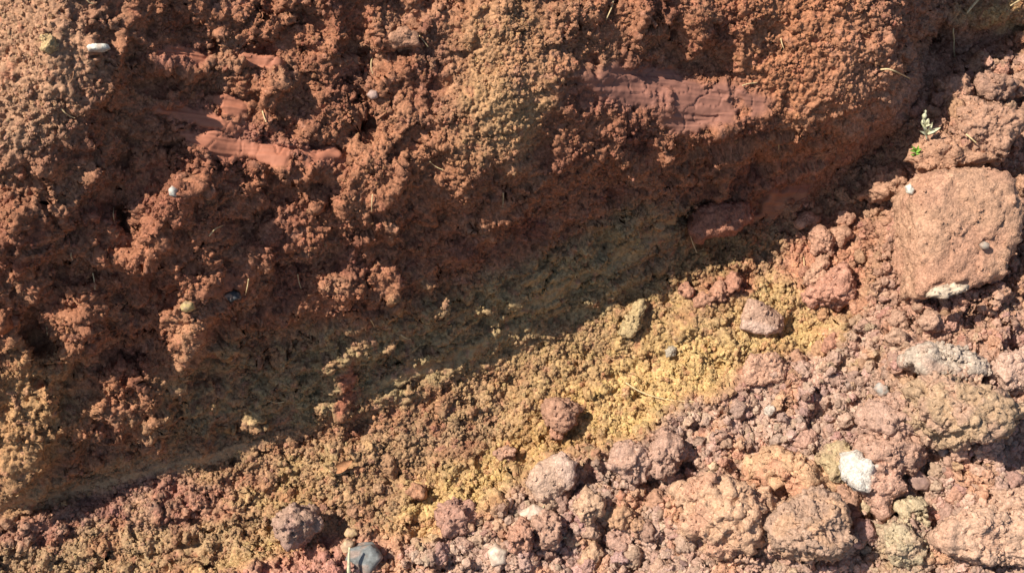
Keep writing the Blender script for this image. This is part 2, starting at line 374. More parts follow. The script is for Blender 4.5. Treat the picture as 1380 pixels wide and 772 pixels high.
def plain_mat(name, col, rough=.7, var=.25, scale=260, trans=0):
    m, t, b = node_mat(name); L = t.links.new
    b.inputs['Roughness'].default_value = rough; b.inputs['Specular IOR Level'].default_value = .25
    tc = t.nodes.new('ShaderNodeTexCoord'); ns = t.nodes.new('ShaderNodeTexNoise'); ns.inputs['Scale'].default_value = scale
    L(tc.outputs['Object'], ns.inputs['Vector'])
    r = t.nodes.new('ShaderNodeValToRGB'); L(ns.outputs[0], r.inputs[0])
    r.color_ramp.elements[0].position = .3; r.color_ramp.elements[1].position = .7
    r.color_ramp.elements[0].color = (*[c * (1 - var) for c in col], 1); r.color_ramp.elements[1].color = (*[min(1, c * (1 + var)) for c in col], 1)
    L(r.outputs[0], b.inputs['Base Color'])
    return m
MAT_STRAW = plain_mat('dry_straw', (.58, .44, .24)); MAT_ROOT = plain_mat('root', (.34, .17, .09))
MAT_PALE = plain_mat('pale_plant', (.56, .55, .36)); MAT_GREEN = plain_mat('green_leaf', (.20, .36, .06))

# ------------------------------------------------------------------ terrain meshes
def mesh_from(name, V, Fc, col=None, smooth_shade=True, alpha=None):
    me = bpy.data.meshes.new(name)
    V = np.asarray(V, np.float32); Fc = np.asarray(Fc, np.int32); k = Fc.shape[1]
    me.vertices.add(len(V)); me.vertices.foreach_set('co', V.ravel())
    me.loops.add(Fc.size); me.loops.foreach_set('vertex_index', Fc.ravel())
    me.polygons.add(len(Fc)); me.polygons.foreach_set('loop_start', np.arange(len(Fc), dtype=np.int32) * k)
    if smooth_shade: me.polygons.foreach_set('use_smooth', np.ones(len(Fc), bool))
    me.update(calc_edges=True)
    if col is not None:
        ca = me.color_attributes.new('Col', 'FLOAT_COLOR', 'POINT')
        ca.data.foreach_set('color', np.concatenate([col, np.ones((len(col), 1)) if alpha is None else alpha[:, None]], 1).astype(np.float32).ravel())
    return me
def link(name, me, mat, parent=None, **props):
    o = bpy.data.objects.new(name, me); SC.collection.objects.link(o)
    if me is not None and mat is not None and not me.materials: me.materials.append(mat)
    if parent is not None: o.parent = parent
    for k, v in props.items(): o[k] = v
    return o
idx = np.arange(NX * NY).reshape(NY, NX)
quads = np.stack([idx[:-1, :-1], idx[:-1, 1:], idx[1:, 1:], idx[1:, :-1]], -1).reshape(-1, 4)
on_bank = (S + 8 * n3)[quads].mean(1) > 0
WP = to_world(P)
def sub_mesh(name, q, label):
    used = np.unique(q); remap = np.zeros(NX * NY, np.int32); remap[used] = np.arange(len(used))
    return link(name, mesh_from(name, WP[used], remap[q], COL[used], alpha=(1 - .92 * smooth * (PY < 300) - .6 * smooth * (PY >= 300))[used]), MAT_SOIL, kind='structure', label=label)
sub_mesh('earth_bank', quads[on_bank], 'steep freshly cut bank of crumbly red soil with smooth scrape marks')
sub_mesh('ground', quads[~on_bank], 'floor of the cutting, ochre soil giving way to pinkish brown spoil')

# lookup: photo pixel -> grid vertex nearest to the camera
LW, LH, LO = 1380, 772, 60
zb = np.full((LH + 2 * LO) * (LW + 2 * LO), -1, np.int64)
ix = np.round(PX).astype(int) + LO; iy = np.round(PY).astype(int) + LO
okv = (ix >= 0) & (iy >= 0) & (ix < LW + 2 * LO) & (iy < LH + 2 * LO)
vid = np.nonzero(okv)[0]; vid = vid[np.argsort(P[vid, 2], kind='stable')]
zb[iy[vid] * (LW + 2 * LO) + ix[vid]] = vid
zb = zb.reshape(LH + 2 * LO, LW + 2 * LO)
def vert_at(px, py):
    i, j = int(round(px)) + LO, int(round(py)) + LO
    for r in range(0, 12):
        w = zb[max(0, j - r):j + r + 1, max(0, i - r):i + r + 1]; w = w[w >= 0]
        if len(w): return int(w[np.argmax(P[w, 2])])
    return int(np.argmin((PX - px)**2 + (PY - py)**2))
def surf(px, py, r=0):
    """slope-frame point of the ground seen at a photo pixel (mean depth over radius r)"""
    if r <= 1: h = P[vert_at(px, py), 2]
    else:
        hs = [P[vert_at(px + r * .6 * math.cos(a), py + r * .6 * math.sin(a)), 2] for a in np.arange(0, 6.28, .8)]
        h = float(np.mean(hs))
    z = D - h
    return np.array([(px - 690) * z / F, (386 - py) * z / F, h])

# ------------------------------------------------------------------ clods and stones
_ico = {}
def ico(n):
    if n not in _ico:
        bm = bmesh.new(); bmesh.ops.create_icosphere(bm, subdivisions=n, radius=1.0)
        bm.verts.ensure_lookup_table()
        V = np.array([v.co[:] for v in bm.verts]); Fc = np.array([[v.index for v in f.verts] for f in bm.faces]); bm.free()
        _ico[n] = (V / np.linalg.norm(V, axis=1, keepdims=True), Fc)
    return _ico[n]
def vnormals(V, Fc):
    n = np.cross(V[Fc[:, 1]] - V[Fc[:, 0]], V[Fc[:, 2]] - V[Fc[:, 0]]); out = np.zeros_like(V)
    for k in range(3): np.add.at(out, Fc[:, k], n)
    return out / (np.linalg.norm(out, axis=1, keepdims=True) + 1e-9)
def facet_shape(V, seed, n=9, sharp=14.0):
    """random convex body: soft minimum over cutting planes"""
    r = np.random.default_rng(seed); pn = r.normal(size=(n, 3)); pn /= np.linalg.norm(pn, axis=1, keepdims=True)
    pd = r.uniform(.72, 1.0, n)
    t = np.clip(V @ pn.T, 1e-3, None) / pd
    return 1.0 / np.power((t**sharp).sum(1) + .9**sharp * .35, 1 / sharp)
def roughen(V, Fc, size, seed, lump, grain, gcell):
    off = seed * 17.3
    n = vnormals(V, Fc)
    V = V + n * (size * lump * (perlin(V / (size * .8) + off, 70) + .5 * (.3 - np.abs(perlin(V / (size * .42) + off, 71))) + .55 * perlin(V / (size * .4) + off, 79) + .4 * perlin(V / (size * .2) + off, 78)))[:, None]
    n = vnormals(V, Fc)
    g = grain * (grains(V + off, gcell, 72) * 1.0 + .55 * grains(V + off + 5, gcell * .5, 73)) if grain > 0 else 0
    return V + n * (g * (.35 + .65 * sstep(-.3, .3, perlin(V / (size * .5) + off, 74))))[:, None] if grain > 0 else V
def clod_colour(V, col, seed, size, var=.14, second=None, amt=.5):
    off = seed * 9.7
    c = np.empty((len(V), 3)); c[:] = col
    if second is not None:
        c = c + (np.array(second) - c) * (sstep(-.05, .35, perlin(V / (size * .55) + off, 75)) * amt)[:, None]
    g = c.mean(1, keepdims=True); c = (g + (c - g) * .80) * 1.07
    return np.clip(c * (1 + var * perlin(V / (size * .3) + off, 76) + var * .8 * perlin(V / 6 + off, 77))[:, None], .02, .92)

def outline_clod(name, pts, thick, col, label, cat='clod', mat=None, e=.75, sub=5, lump=.10, grain=2.2, gcell=7.0, second=None, amt=.5,
                 sink=.35, seed=None, facets=0, dome=.0, tint=None, lift=0.0, group=None, cut=0.0, crust=1.0):
    """a lump whose outline (photo pixels) is set at its own distance and given real depth"""
    if mat is None and sink >= 0: sink = min(.58, sink + .12)
    elif sink >= .1: sink = min(.5, sink + .1)
    seed = seed if seed is not None else (abs(hash_name(label)) % 997)
    pts = np.array(pts, float); c = pts.mean(0)
    rad = np.hypot(*(pts - c).T); size = rad.mean()
    base = surf(c[0], c[1], size)
    sc = (D - base[2] - thick * (1 - sink)) / F
    loc = pts - c; ang = np.arctan2(-loc[:, 1], loc[:, 0]); R = np.hypot(loc[:, 0], loc[:, 1])
    # sample the polygon's radius finely
    th = np.linspace(-math.pi, math.pi, 181); rr = np.zeros_like(th)
    q = np.stack([loc[:, 0], -loc[:, 1]], 1); q2 = np.roll(q, -1, 0)
    for k, a in enumerate(th):
        dvec = np.array([math.cos(a), math.sin(a)]); best = 0
        for A, B in zip(q, q2):
            m = np.array([dvec, -(B - A)]).T; det = np.linalg.det(m)
            if abs(det) < 1e-9: continue
            t, u = np.linalg.solve(m, A)
            if t > 0 and -1e-6 <= u <= 1 + 1e-6: best = max(best, t)
        rr[k] = best if best > 0 else size
    V, Fc = ico(sub)
    a = np.arctan2(V[:, 1], V[:, 0]); xy = np.hypot(V[:, 0], V[:, 1]); ze = V[:, 2]
    f = np.power(np.power(xy, 2 / e) + np.power(np.abs(ze), 2 / e), -e / 2)
    if facets == 0 and mat is None and cat != 'boulder': facets = 11
    if facets: f = f * (.3 + .7 * facet_shape(V, seed, facets, 18.0) / .88)
    Rv = np.interp(a, th, rr) * sc * (.98 if cat != 'boulder' else .92)
    L = np.stack([np.cos(a) * xy * f * Rv, np.sin(a) * xy * f * Rv, ze * f * thick], 1)
    if cut: L[:, 2] = np.where(L[:, 2] > 0, L[:, 2] * (1 - cut * (L[:, 0] + L[:, 1] * .4) / (size * sc)), L[:, 2])
    L = roughen(L, Fc, size * sc, seed, lump * (1.3 if mat is None else 1.2), grain * (1.1 if mat is None else 1.0), gcell)
    if mat is None:
        k = min(1.0, .35 + size / 45.0) * crust
        nn = vnormals(L, Fc); o_ = seed * 3.1
        L = L + nn * (k * (4.2 * chips(L + o_, 19, 84) + 2.6 * chips(L + o_, 9.5, 85) + .8 * perlin(L / 8 + o_, 85) + 1.3 * chips(L + o_, 5.2, 86) + (1.2 * perlin(L / 2.7 + o_, 87) if sub > 4 else 0)))[:, None]
    col = np.array(col) * [.955, 1.01, .93]
    if mat is not None and second is None: second, amt = (.42, .25, .17), .55
    colr = clod_colour(L, col, seed, size, second=second, amt=amt)
    if tint is not None: colr = tint(L, colr, c, sc)
    mid = base + np.array([0, 0, thick * (1 - sink) + lift])
    zz = D - mid[2]; mid[0] = (c[0] - 690) * zz / F; mid[1] = (386 - c[1]) * zz / F
    me = mesh_from(name, (L * K) @ ROT.T, Fc, colr)
    o = link(name, me, mat or MAT_CLOD, label=label, category=cat)
    o.location = Vector(to_world(mid))
    if group: o['group'] = group
    MARKS.append((c[0], c[1], size, label))
    if mat is None and size > 7:
        nn = vnormals(L, Fc); up = (nn[:, 2] > .15) & (nn[:, 1] > -.6)
        CR_ON.append((L[up] + mid, nn[up], colr[up], size))
    return o, L, mid
def hash_name(s):
    h = 7
    for ch in s: h = (h * 31 + ord(ch)) & 0xffffff
    return h

RB = (.44, .21, .125); PK = (.46, .25, .175); OR = (.55, .27, .135); BRN = (.36, .185, .12); OCHC = (.47, .33, .17)
C = outline_clod; MARKS = []; CR_ON = []
boulder, BL, BM = C('boulder', [(1212, 262), (1243, 230), (1300, 222), (1348, 232), (1369, 278), (1363, 330), (1342, 380), (1310, 390), (1262, 404), (1215, 409), (1211, 335)],
  58, (.475, .235, .142), 'largest flat-faced red brown boulder crusted with soil at right edge', 'boulder', e=.3, sub=6, lump=.022, grain=1.2, gcell=6.0, crust=.8, second=(.42, .19, .11), sink=.42, lift=4)
C('soil_block', [(1289, 152), (1310, 137), (1337, 141), (1364, 160), (1362, 188), (1346, 216), (1312, 203), (1291, 186)], 36, (.42, .205, .13),
  'square red brown soil block above the largest boulder', e=.5, sub=6, lump=.06, grain=1.8, gcell=6, sink=.3)
C('soil_clod', [(1307, 114), (1328, 103), (1355, 112), (1362, 130), (1340, 141), (1312, 134)], 22, (.38, .19, .13), 'knobbly brown clod touching the top of the square soil block', sink=.3, lump=.16)
C('soil_clod', [(1266, 112), (1296, 103), (1308, 126), (1291, 152), (1270, 144)], 17, (.44, .21, .13), 'lit brown clod at the shadow edge left of the square block', sink=.35, lump=.14)
C('soil_clod', [(1362, 108), (1395, 90), (1400, 125), (1368, 125)], 18, (.40, .20, .13), 'brown clod cut by the right edge above the square block', sink=.3)
C('soil_clod', [(1166, 262), (1190, 232), (1217, 225), (1214, 262), (1184, 272)], 24, RB, 'rounded red brown clod leaning on the left of the largest boulder', sink=.45, lump=.13)
C('soil_clod', [(1222, 215), (1240, 180), (1290, 190), (1340, 214), (1300, 226), (1245, 230)], 24, RB, 'crumbly red brown heap between the square block and largest boulder', sink=.45, lump=.16)
C('soil_clod', [(1366, 240), (1400, 232), (1400, 262), (1372, 262)], 20, RB, 'reddish clod behind the right shoulder of the largest boulder', sink=.4)
C('red_stone', [(934, 283), (960, 272), (1006, 275), (1004, 296), (984, 311), (945, 321), (933, 308)], 24, (.36, .13, .075), 'dark red blocky stone set under the overhanging bank', 'stone',
  e=.5, lump=.05, grain=.9, crust=.75, second=(.26, .10, .06), facets=8, sink=.3)
def pale_low(L, c, cc, sc):
    m = sstep(-2, -9, L[:, 1] + .35 * L[:, 0] * .6 + 2 * perlin(L / 6, 80))[:, None]
    return c + (np.array((.52, .36, .28)) - c) * m
C('angular_stone', [(1002, 426), (1010, 408), (1036, 415), (1053, 428), (1050, 446), (1031, 451), (1003, 441)], 15, (.45, .245, .17), 'angular pink stone with pale broken face on the ochre soil', 'stone',
  crust=.4, e=.5, lump=.03, grain=.8, facets=7, tint=pale_low, sink=.25)
C('soil_clod', [(1007, 491), (1015, 480), (1040, 481), (1053, 495), (1046, 511), (1004, 516)], 14, (.52, .26, .17), 'flat pink clod below the ochre soil, under the angular stone', e=.5, sink=.4, lump=.05, grain=1.0)
C('soil_clod', [(731, 556), (740, 542), (762, 540), (783, 551), (776, 570), (756, 577), (738, 571)], 24, (.40, .19, .12), 'lone red brown clod sitting on the ochre soil', sink=.15, lump=.1)
C('soil_clod', [(741, 577), (757, 576), (759, 590), (742, 592)], 10, (.46, .20, .12), 'small square red clod just below the lone clod', e=.5, sink=.3, lump=.05, grain=.8, sub=4)
C('soil_clod', [(374, 710), (378, 690), (400, 681), (424, 690), (429, 710), (412, 727), (391, 734), (377, 723)], 34, (.40, .225, .165), 'purplish brown round clod alone at the lower left', sink=.2, lump=.09, second=(.30, .16, .13))
def white_left(L, c, cc, sc):
    m = sstep(-9, -15, L[:, 0] - .3 * L[:, 1] + 3 * perlin(L / 9, 81))[:, None]
    return c + (np.array((.60, .54, .47)) * (1 + .08 * perlin(L / 5, 82))[:, None] - c) * m
C('soil_clod', [(1135, 630), (1148, 616), (1180, 620), (1204, 632), (1213, 655), (1197, 668), (1186, 692), (1173, 682), (1166, 664), (1140, 652)], 34, (.50, .25, .175),
  'pink clod with bright white face at the lower right', tint=white_left, sink=.15, lump=.08, grain=1.2)
C('soil_clod', [(1106, 620), (1118, 602), (1143, 597), (1153, 615), (1140, 641), (1115, 643)], 24, (.46, .31, .165), 'ochre clod touching the white-faced clod', sink=.3, lump=.08, second=(.40, .24, .15))
C('soil_clod', [(1157, 601), (1170, 586), (1213, 581), (1243, 592), (1241, 614), (1226, 633), (1190, 627), (1160, 616)], 30, (.46, .24, .17), 'wide pinkish clod directly above the white-faced clod', sink=.2, lump=.1)
C('soil_clod', [(1162, 560), (1180, 545), (1215, 538), (1250, 555), (1253, 576), (1215, 588), (1174, 584)], 30, (.46, .25, .185), 'mauve brown clod below the bluish stone', sink=.28, lump=.12)
C('soil_clod', [(1046, 708), (1058, 681), (1088, 668), (1121, 672), (1141, 700), (1147, 722), (1116, 740), (1080, 750), (1055, 736)], 42, (.41, .235, .165), 'large round mauve brown clod near the bottom edge', sink=.12, lump=.11, second=(.50, .27, .13), sub=6)
C('orange_rock', [(1008, 632), (1030, 612), (1080, 618), (1114, 640), (1121, 655), (1096, 668), (1060, 662), (1018, 655)], 26, (.57, .30, .16), 'orange crumbly rock above the large round clod', 'rock', sink=.35, lump=.2, second=(.46, .16, .09), sub=5, grain=3)
C('orange_rock', [(922, 662), (958, 640), (1000, 650), (1036, 682), (1044, 726), (1010, 744), (950, 738), (928, 702)], 30, (.54, .29, .175), 'big pitted orange pink rock left of the large round clod', 'rock', sink=.35, lump=.17, second=(.45, .20, .12), sub=6, grain=3)
C('soil_clod', [(1232, 562), (1238, 527), (1280, 510), (1330, 520), (1364, 550), (1342, 582), (1290, 596), (1254, 586)], 40, (.43, .255, .15), 'broad ochre brown clod at the right below the grey patch', sink=.4, lump=.12, second=(.45, .24, .17), sub=6, grain=3)
C('grey_clod', [(1221, 490), (1240, 470), (1282, 467), (1318, 485), (1324, 501), (1290, 506), (1240, 506)], 26, (.47, .34, .275), 'pale greyish crusted clod above the broad ochre brown clod', sink=.45, lump=.14, second=(.44, .24, .16), grain=2.8)
C('pale_slab', [(1332, 506), (1350, 482), (1388, 472), (1420, 498), (1388, 530), (1350, 522)], 20, (.54, .31, .235), 'smooth pale pink slab cut by the right edge', 'slab', e=.5, sink=.4, lump=.07, grain=.9)
C('flat_slab', [(1269, 727), (1279, 706), (1320, 690), (1378, 700), (1425, 716), (1392, 757), (1340, 749), (1294, 746)], 28, (.53, .295, .20), 'long flat pinkish slab at the bottom right corner', 'slab', e=.5, sink=.32, lump=.08, grain=1.5, second=(.47, .25, .15), sub=6)
C('flat_slab', [(1328, 690), (1345, 668), (1392, 658), (1430, 690), (1380, 703)], 24, (.50, .275, .19), 'rounded pink brown slab above the long flat slab', 'slab', sink=.4, lump=.1)
C('soil_clod', [(1190, 716), (1205, 700), (1226, 708), (1243, 735), (1236, 758), (1206, 751)], 22, (.46, .325, .20), 'pale ochre clod below the white-faced clod, nearest the bottom', sink=.35, lump=.12, second=(.42, .24, .15))
C('soil_clod', [(1208, 682), (1230, 668), (1246, 690), (1248, 713), (1230, 714)], 18, (.47, .33, .20), 'pale ochre clod wedged right below the white-faced clod', sink=.35, lump=.12)
C('dark_stone', [(1221, 646), (1235, 633), (1251, 648), (1249, 661), (1230, 658)], 11, (.30, .165, .14), 'flat dark purple stone right of the white-faced clod', 'stone', MAT_STONE, e=.5, sink=.3, lump=.04, grain=.5, facets=7, sub=4)
def pale_right(L, c, cc, sc):
    m = sstep(2, 9, L[:, 0] * .5 + L[:, 1] * .3 + 3 * perlin(L / 8, 83))[:, None]
    return c + (np.array((.52, .36, .28)) - c) * m
C('angular_stone', [(717, 651), (728, 630), (755, 613), (773, 625), (769, 655), (750, 669), (730, 669)], 21, (.49, .29, .21), 'pale pink faceted stone at the edge of the ochre soil', 'stone', crust=.5, e=.6, lump=.04, grain=.8, facets=8, tint=pale_right, sink=.2)
C('soil_clod', [(822, 622), (838, 603), (862, 598), (878, 615), (868, 645), (842, 648)], 26, (.46, .25, .185), 'pinkish brown clod between faceted stone and upright pyramid clod', sink=.3, lump=.12)
C('soil_clod', [(872, 612), (894, 583), (908, 590), (920, 610), (908, 637), (880, 642)], 30, (.45, .24, .175), 'pyramid shaped pinkish brown clod below the long straw', sink=.25, lump=.09, facets=7)
C('pale_stone', [(700, 691), (720, 678), (736, 686), (728, 700), (705, 704)], 12, (.62, .42, .33), 'flat whitish pink stone under the pale straw tuft', 'stone', MAT_STONE, sink=.3, lump=.06, grain=.7, sub=4)
C('soil_clod', [(719, 705), (735, 692), (752, 705), (748, 735), (726, 735)], 20, (.45, .235, .165), 'upright brown clod below the flat whitish stone', sink=.3, lump=.1)
C('soil_clod', [(688, 715), (702, 700), (716, 712), (714, 738), (694, 740)], 20, (.46, .21, .135), 'red brown clod left of the upright brown clod, near the bottom', sink=.3, lump=.1)
C('soil_clod', [(776, 682), (790, 658), (806, 668), (814, 690), (796, 705), (782, 700)], 18, (.52, .29, .18), 'orange brown clod under the faceted pale stone', sink=.3, lump=.1)
C('red_pebble', [(830, 668), (836, 659), (843, 664), (840, 674), (833, 674)], 7, (.46, .17, .09), 'small red pebble in the gap under the pinkish clod', 'pebble', MAT_STONE, sink=.2, lump=.05, grain=.5, sub=4)
C('slate_stone', [(467, 762), (474, 738), (500, 734), (512, 750), (496, 770), (472, 774)], 14, (.19, .19, .20), 'blue grey slate stone at the bottom edge', 'stone', MAT_STONE, e=.45, lump=.03, grain=.4, facets=7, sink=.35)
C('ochre_pebble', [(463, 718), (468, 711), (480, 712), (484, 719), (476, 724), (466, 723)], 9, (.58, .36, .17), 'smooth ochre pebble above the blue grey slate', 'pebble', MAT_STONE, sink=.15, lump=.04, grain=.3, sub=4)
C('ochre_pebble', [(459, 735), (466, 726), (478, 729), (478, 744), (464, 748)], 10, (.46, .28, .16), 'brownish pebble between the smooth ochre pebble and the slate', 'pebble', MAT_STONE, sink=.25, lump=.05, grain=.5, sub=4)
C('pale_stone', [(659, 742), (668, 735), (683, 742), (681, 756), (664, 759)], 12, (.64, .48, .38), 'whitish angular stone near the bottom edge centre', 'stone', MAT_STONE, e=.55, sink=.2, lump=.04, grain=.5, facets=7, sub=4)
C('soil_clod', [(592, 695), (606, 678), (630, 680), (640, 695), (626, 714), (600, 716)], 20, (.42, .20, .145), 'purplish clod at the lower end of the yellow soil', sink=.3, lump=.13)
C('soil_clod', [(551, 660), (560, 650), (574, 655), (572, 668), (558, 672)], 12, (.44, .19, .10), 'rust red clod alone in the yellow soil', sink=.25, lump=.1, sub=4)
C('soil_clod', [(668, 610), (680, 600), (694, 605), (694, 622), (676, 626)], 11, (.47, .23, .15), 'smooth pink clod half buried at the top of the yellow soil', sink=.45, lump=.06, sub=4)
C('soil_clod', [(1069, 300), (1085, 287), (1101, 293), (1097, 305), (1075, 309)], 12, (.48, .225, .14), 'flaky pink clod nearest the bank shadow', e=.55, sink=.3, lump=.08, grain=1, sub=4)
C('soil_clod', [(1126, 292), (1137, 283), (1148, 290), (1145, 302), (1131, 303)], 12, (.48, .225, .14), 'roundish pink clod right of the flaky clod', sink=.3, lump=.08, grain=1.2, sub=4)
C('soil_clod', [(1092, 320), (1105, 308), (1122, 322), (1118, 342), (1098, 340)], 15, (.47, .22, .14), 'lumpy pink clod under the flaky clod', sink=.35, lump=.14)
C('soil_clod', [(1120, 312), (1138, 304), (1146, 318), (1132, 334), (1122, 328)], 13, (.47, .225, .14), 'pink clod under the roundish pink clod', sink=.35, lump=.12, sub=4)
C('soil_clod', [(1084, 378), (1098, 350), (1114, 348), (1112, 374), (1094, 386)], 17, (.49, .24, .15), 'tall pink clod leaning left of the red heap', sink=.3, lump=.08)
C('soil_clod', [(1084, 396), (1102, 374), (1140, 362), (1153, 392), (1130, 410), (1096, 409)], 22, (.48, .205, .135), 'reddish pink heap of soil left of the largest boulder', sink=.4, lump=.15, grain=2.6)
C('soil_clod', [(974, 380), (986, 368), (998, 376), (994, 390), (980, 392)], 14, (.44, .18, .11), 'red clod on top of the ochre bank crest', sink=.25, lump=.12, sub=4)
C('soil_clod', [(958, 392), (970, 382), (980, 394), (974, 406), (960, 404)], 12, (.46, .20, .12), 'red clod left beside the crest clod', sink=.3, lump=.12, sub=4)
C('soil_clod', [(917, 390), (926, 382), (934, 390), (930, 400), (919, 400)], 10, (.45, .19, .115), 'small red clod left end of the row on the ochre', sink=.3, lump=.1, sub=4)
C('soil_clod', [(936, 402), (948, 392), (958, 402), (950, 412), (938, 412)], 10, (.45, .20, .12), 'small red clod second in the row on the ochre', sink=.3, lump=.1, sub=4)
C('ochre_clod', [(838, 447), (850, 420), (866, 403), (872, 413), (862, 437), (850, 452)], 12, (.46, .30, .14), 'elongated ochre clod at the edge of the bank shadow', sink=.46, lump=.1)
C('blue_stone', [(1177, 524), (1184, 513), (1196, 516), (1198, 530), (1186, 536)], 9, (.35, .31, .30), 'small bluish grey stone in the rubble', 'stone', MAT_STONE, sink=.35, lump=.04, grain=.4, sub=4)
C('soil_clod', [(1194, 430), (1208, 419), (1224, 428), (1220, 442), (1200, 444)], 14, (.44, .23, .155), 'smooth brown clod under the left corner of the largest boulder', sink=.35, lump=.07, sub=4)
C('soil_clod', [(1194, 456), (1208, 442), (1222, 452), (1220, 466), (1202, 468)], 15, (.45, .245, .165), 'smooth round brown clod second below the boulder corner', sink=.35, lump=.06, grain=1.2, sub=4)
C('soil_clod', [(1238, 434), (1250, 421), (1266, 428), (1262, 444), (1244, 446)], 14, (.47, .25, .17), 'pinkish clod under the pale edge of the boulder', sink=.35, lump=.08, sub=4)
C('soil_clod', [(1110, 460), (1122, 452), (1130, 462), (1124, 474), (1112, 472)], 12, (.44, .185, .115), 'red oval clod right of the ochre soil', sink=.3, lump=.07, sub=4)
C('white_stone', [(116, 64), (122, 59), (146, 60), (149, 66), (140, 70), (120, 70)], 8, (.54, .50, .46), 'flat white stone stuck in the upper left bank', 'stone', MAT_STONE, sink=.15, lump=.06, grain=.4, sub=4)
C('ochre_pebble', [(55, 52), (64, 44), (76, 52), (72, 66), (60, 64)], 7, (.52, .32, .14), 'ochre lump left of the flat white stone', 'pebble', sink=.35, lump=.08, grain=.8, sub=4)
C('ochre_pebble', [(243, 412), (250, 405), (262, 407), (263, 416), (254, 421), (245, 419)], 9, (.46, .31, .11), 'yellow ochre pebble in the mid left bank', 'pebble', MAT_STONE, sink=.2, lump=.05, grain=.5, sub=4)
C('black_pebble', [(304, 399), (311, 392), (322, 394), (324, 402), (312, 406)], 8, (.05, .05, .06), 'shiny black pebble right of the yellow ochre pebble', 'pebble', MAT_STONE, sink=.15, lump=.05, grain=.2, facets=7, sub=4)
C('white_pebble', [(227, 256), (232, 250), (239, 255), (238, 266), (229, 264)], 6, (.50, .47, .45), 'tiny whitish pebble on the left bank ridge', 'pebble', MAT_STONE, sink=.2, lump=.05, grain=.3, sub=3)
C('purple_pebble', [(494, 128), (500, 121), (509, 123), (510, 132), (501, 135)], 6, (.40, .24, .21), 'purple pebble above the dark hole in the bank', 'pebble', MAT_STONE, sink=.25, lump=.05, grain=.3, sub=3)
C('soil_block', [(526, 52), (540, 42), (561, 48), (563, 62), (544, 66), (529, 64)], 14, (.42, .19, .11), 'small square soil block stuck in the top bank', e=.5, sink=.3, lump=.06, grain=1.2, sub=4)
C('white_pebble', [(1220, 251), (1226, 248), (1232, 256), (1230, 263), (1222, 260)], 5, (.62, .58, .52), 'small white pebble on the upper left of the largest boulder', 'pebble', MAT_STONE, sink=-.1, lump=.05, grain=.3, sub=3, lift=90)
C('grey_pebble', [(1320, 330), (1326, 325), (1333, 329), (1332, 336), (1324, 336)], 5, (.32, .25, .21), 'small grey pebble on the lower right of the largest boulder', 'pebble', MAT_STONE, sink=-.1, lump=.05, grain=.3, sub=3, lift=90)
C('grey_pebble', [(1264, 606), (1272, 600), (1280, 606), (1278, 615), (1267, 615)], 8, (.45, .38, .38), 'small lilac grey stone under the broad ochre brown clod', 'pebble', MAT_STONE, sink=.2, lump=.05, grain=.3, sub=4)
C('pink_pebble', [(1280, 606), (1292, 598), (1306, 606), (1304, 620), (1286, 621)], 12, (.54, .28, .19), 'pink pebble right of the lilac grey stone', 'pebble', sink=.25, lump=.07, grain=1, sub=4)
C('pale_stone', [(1030, 552), (1038, 546), (1047, 551), (1044, 560), (1033, 560)], 7, (.55, .42, .36), 'small pale grey stone in the rubble below the flat pink clod', 'pebble', sink=.3, lump=.05, grain=.5, sub=4)
C('grey_pebble', [(896, 472), (902, 467), (910, 470), (909, 479), (899, 480)], 6, (.40, .31, .24), 'small grey pebble resting on the ochre soil', 'pebble', sink=.2, lump=.05, grain=.4, sub=4)
# the pale broken edge of the boulder
e_pts = [(1250, 400), (1264, 390), (1286, 383), (1304, 385), (1298, 392), (1272, 401)]
edge, _, _ = C('pale_edge', e_pts, 8, (.53, .37, .27), 'pale broken face along the lower edge', MAT_STONE, lump=.06, grain=.6, sub=4, sink=.4, lift=72)
edge.data.materials.clear(); edge.data.materials.append(MAT_STONE)
edge.parent = boulder; edge.location = edge.location - boulder.location
del edge['category']

# ------------------------------------------------------------------ the many smaller clods
VAR = []
for k in range(14):
    V, Fc = ico(4)
    f = facet_shape(V, 200 + k, 8 + k % 4, 18)
    sx = np.random.default_rng(k).uniform(.75, 1.2, 3)
    L = roughen(V * f[:, None] * sx * 10, Fc, 10, 300 + k, .24, 1.0, 4.2)
    nn = vnormals(L, Fc); L = (L + nn * (1.5 * chips(L + k, 6.0, 88) + .9 * chips(L + k, 3.0, 89) + .3 * perlin(L / 1.5 + k, 89))[:, None]) / 10
    VAR.append(mesh_from('clod_form', (L * K) @ ROT.T, Fc, clod_colour(L * 10, (1, 1, 1), k, 10, var=.12).clip(0, 1)))
ZONES = [  # polygon-free zones: (cx, cy, rx, ry, angle, n, rmin, rmax, label, group)
 (1130, 560, 170, 90, -10, 70, 5, 13, 'small pinkish brown clod in the loose rubble right of centre', 'small clods in the rubble right of centre'),
 (1250, 690, 150, 90, 0, 46, 6, 15, 'small brown clod in the rubble of the lower right corner', 'small clods in the lower right corner'),
 (820, 720, 170, 60, 0, 52, 6, 15, 'small pinkish clod along the bottom edge of the spoil', 'small clods along the bottom edge'),
 (1140, 360, 60, 110, -10, 52, 4, 10, 'small pink crumb clod left of the largest boulder', 'small clods left of the largest boulder'),
 (1300, 120, 80, 90, -20, 26, 6, 13, 'small brown clod on the slope in the upper right', 'small clods in the upper right'),
 (640, 740, 120, 34, -8, 22, 5, 13, 'small purplish clod at the lower end of the spoil', 'small clods at the lower end of the spoil'),
 (460, 650, 110, 46, -14, 22, 4, 9, 'small brown clod at the foot of the shaded bank', 'small clods at the foot of the bank'),
]
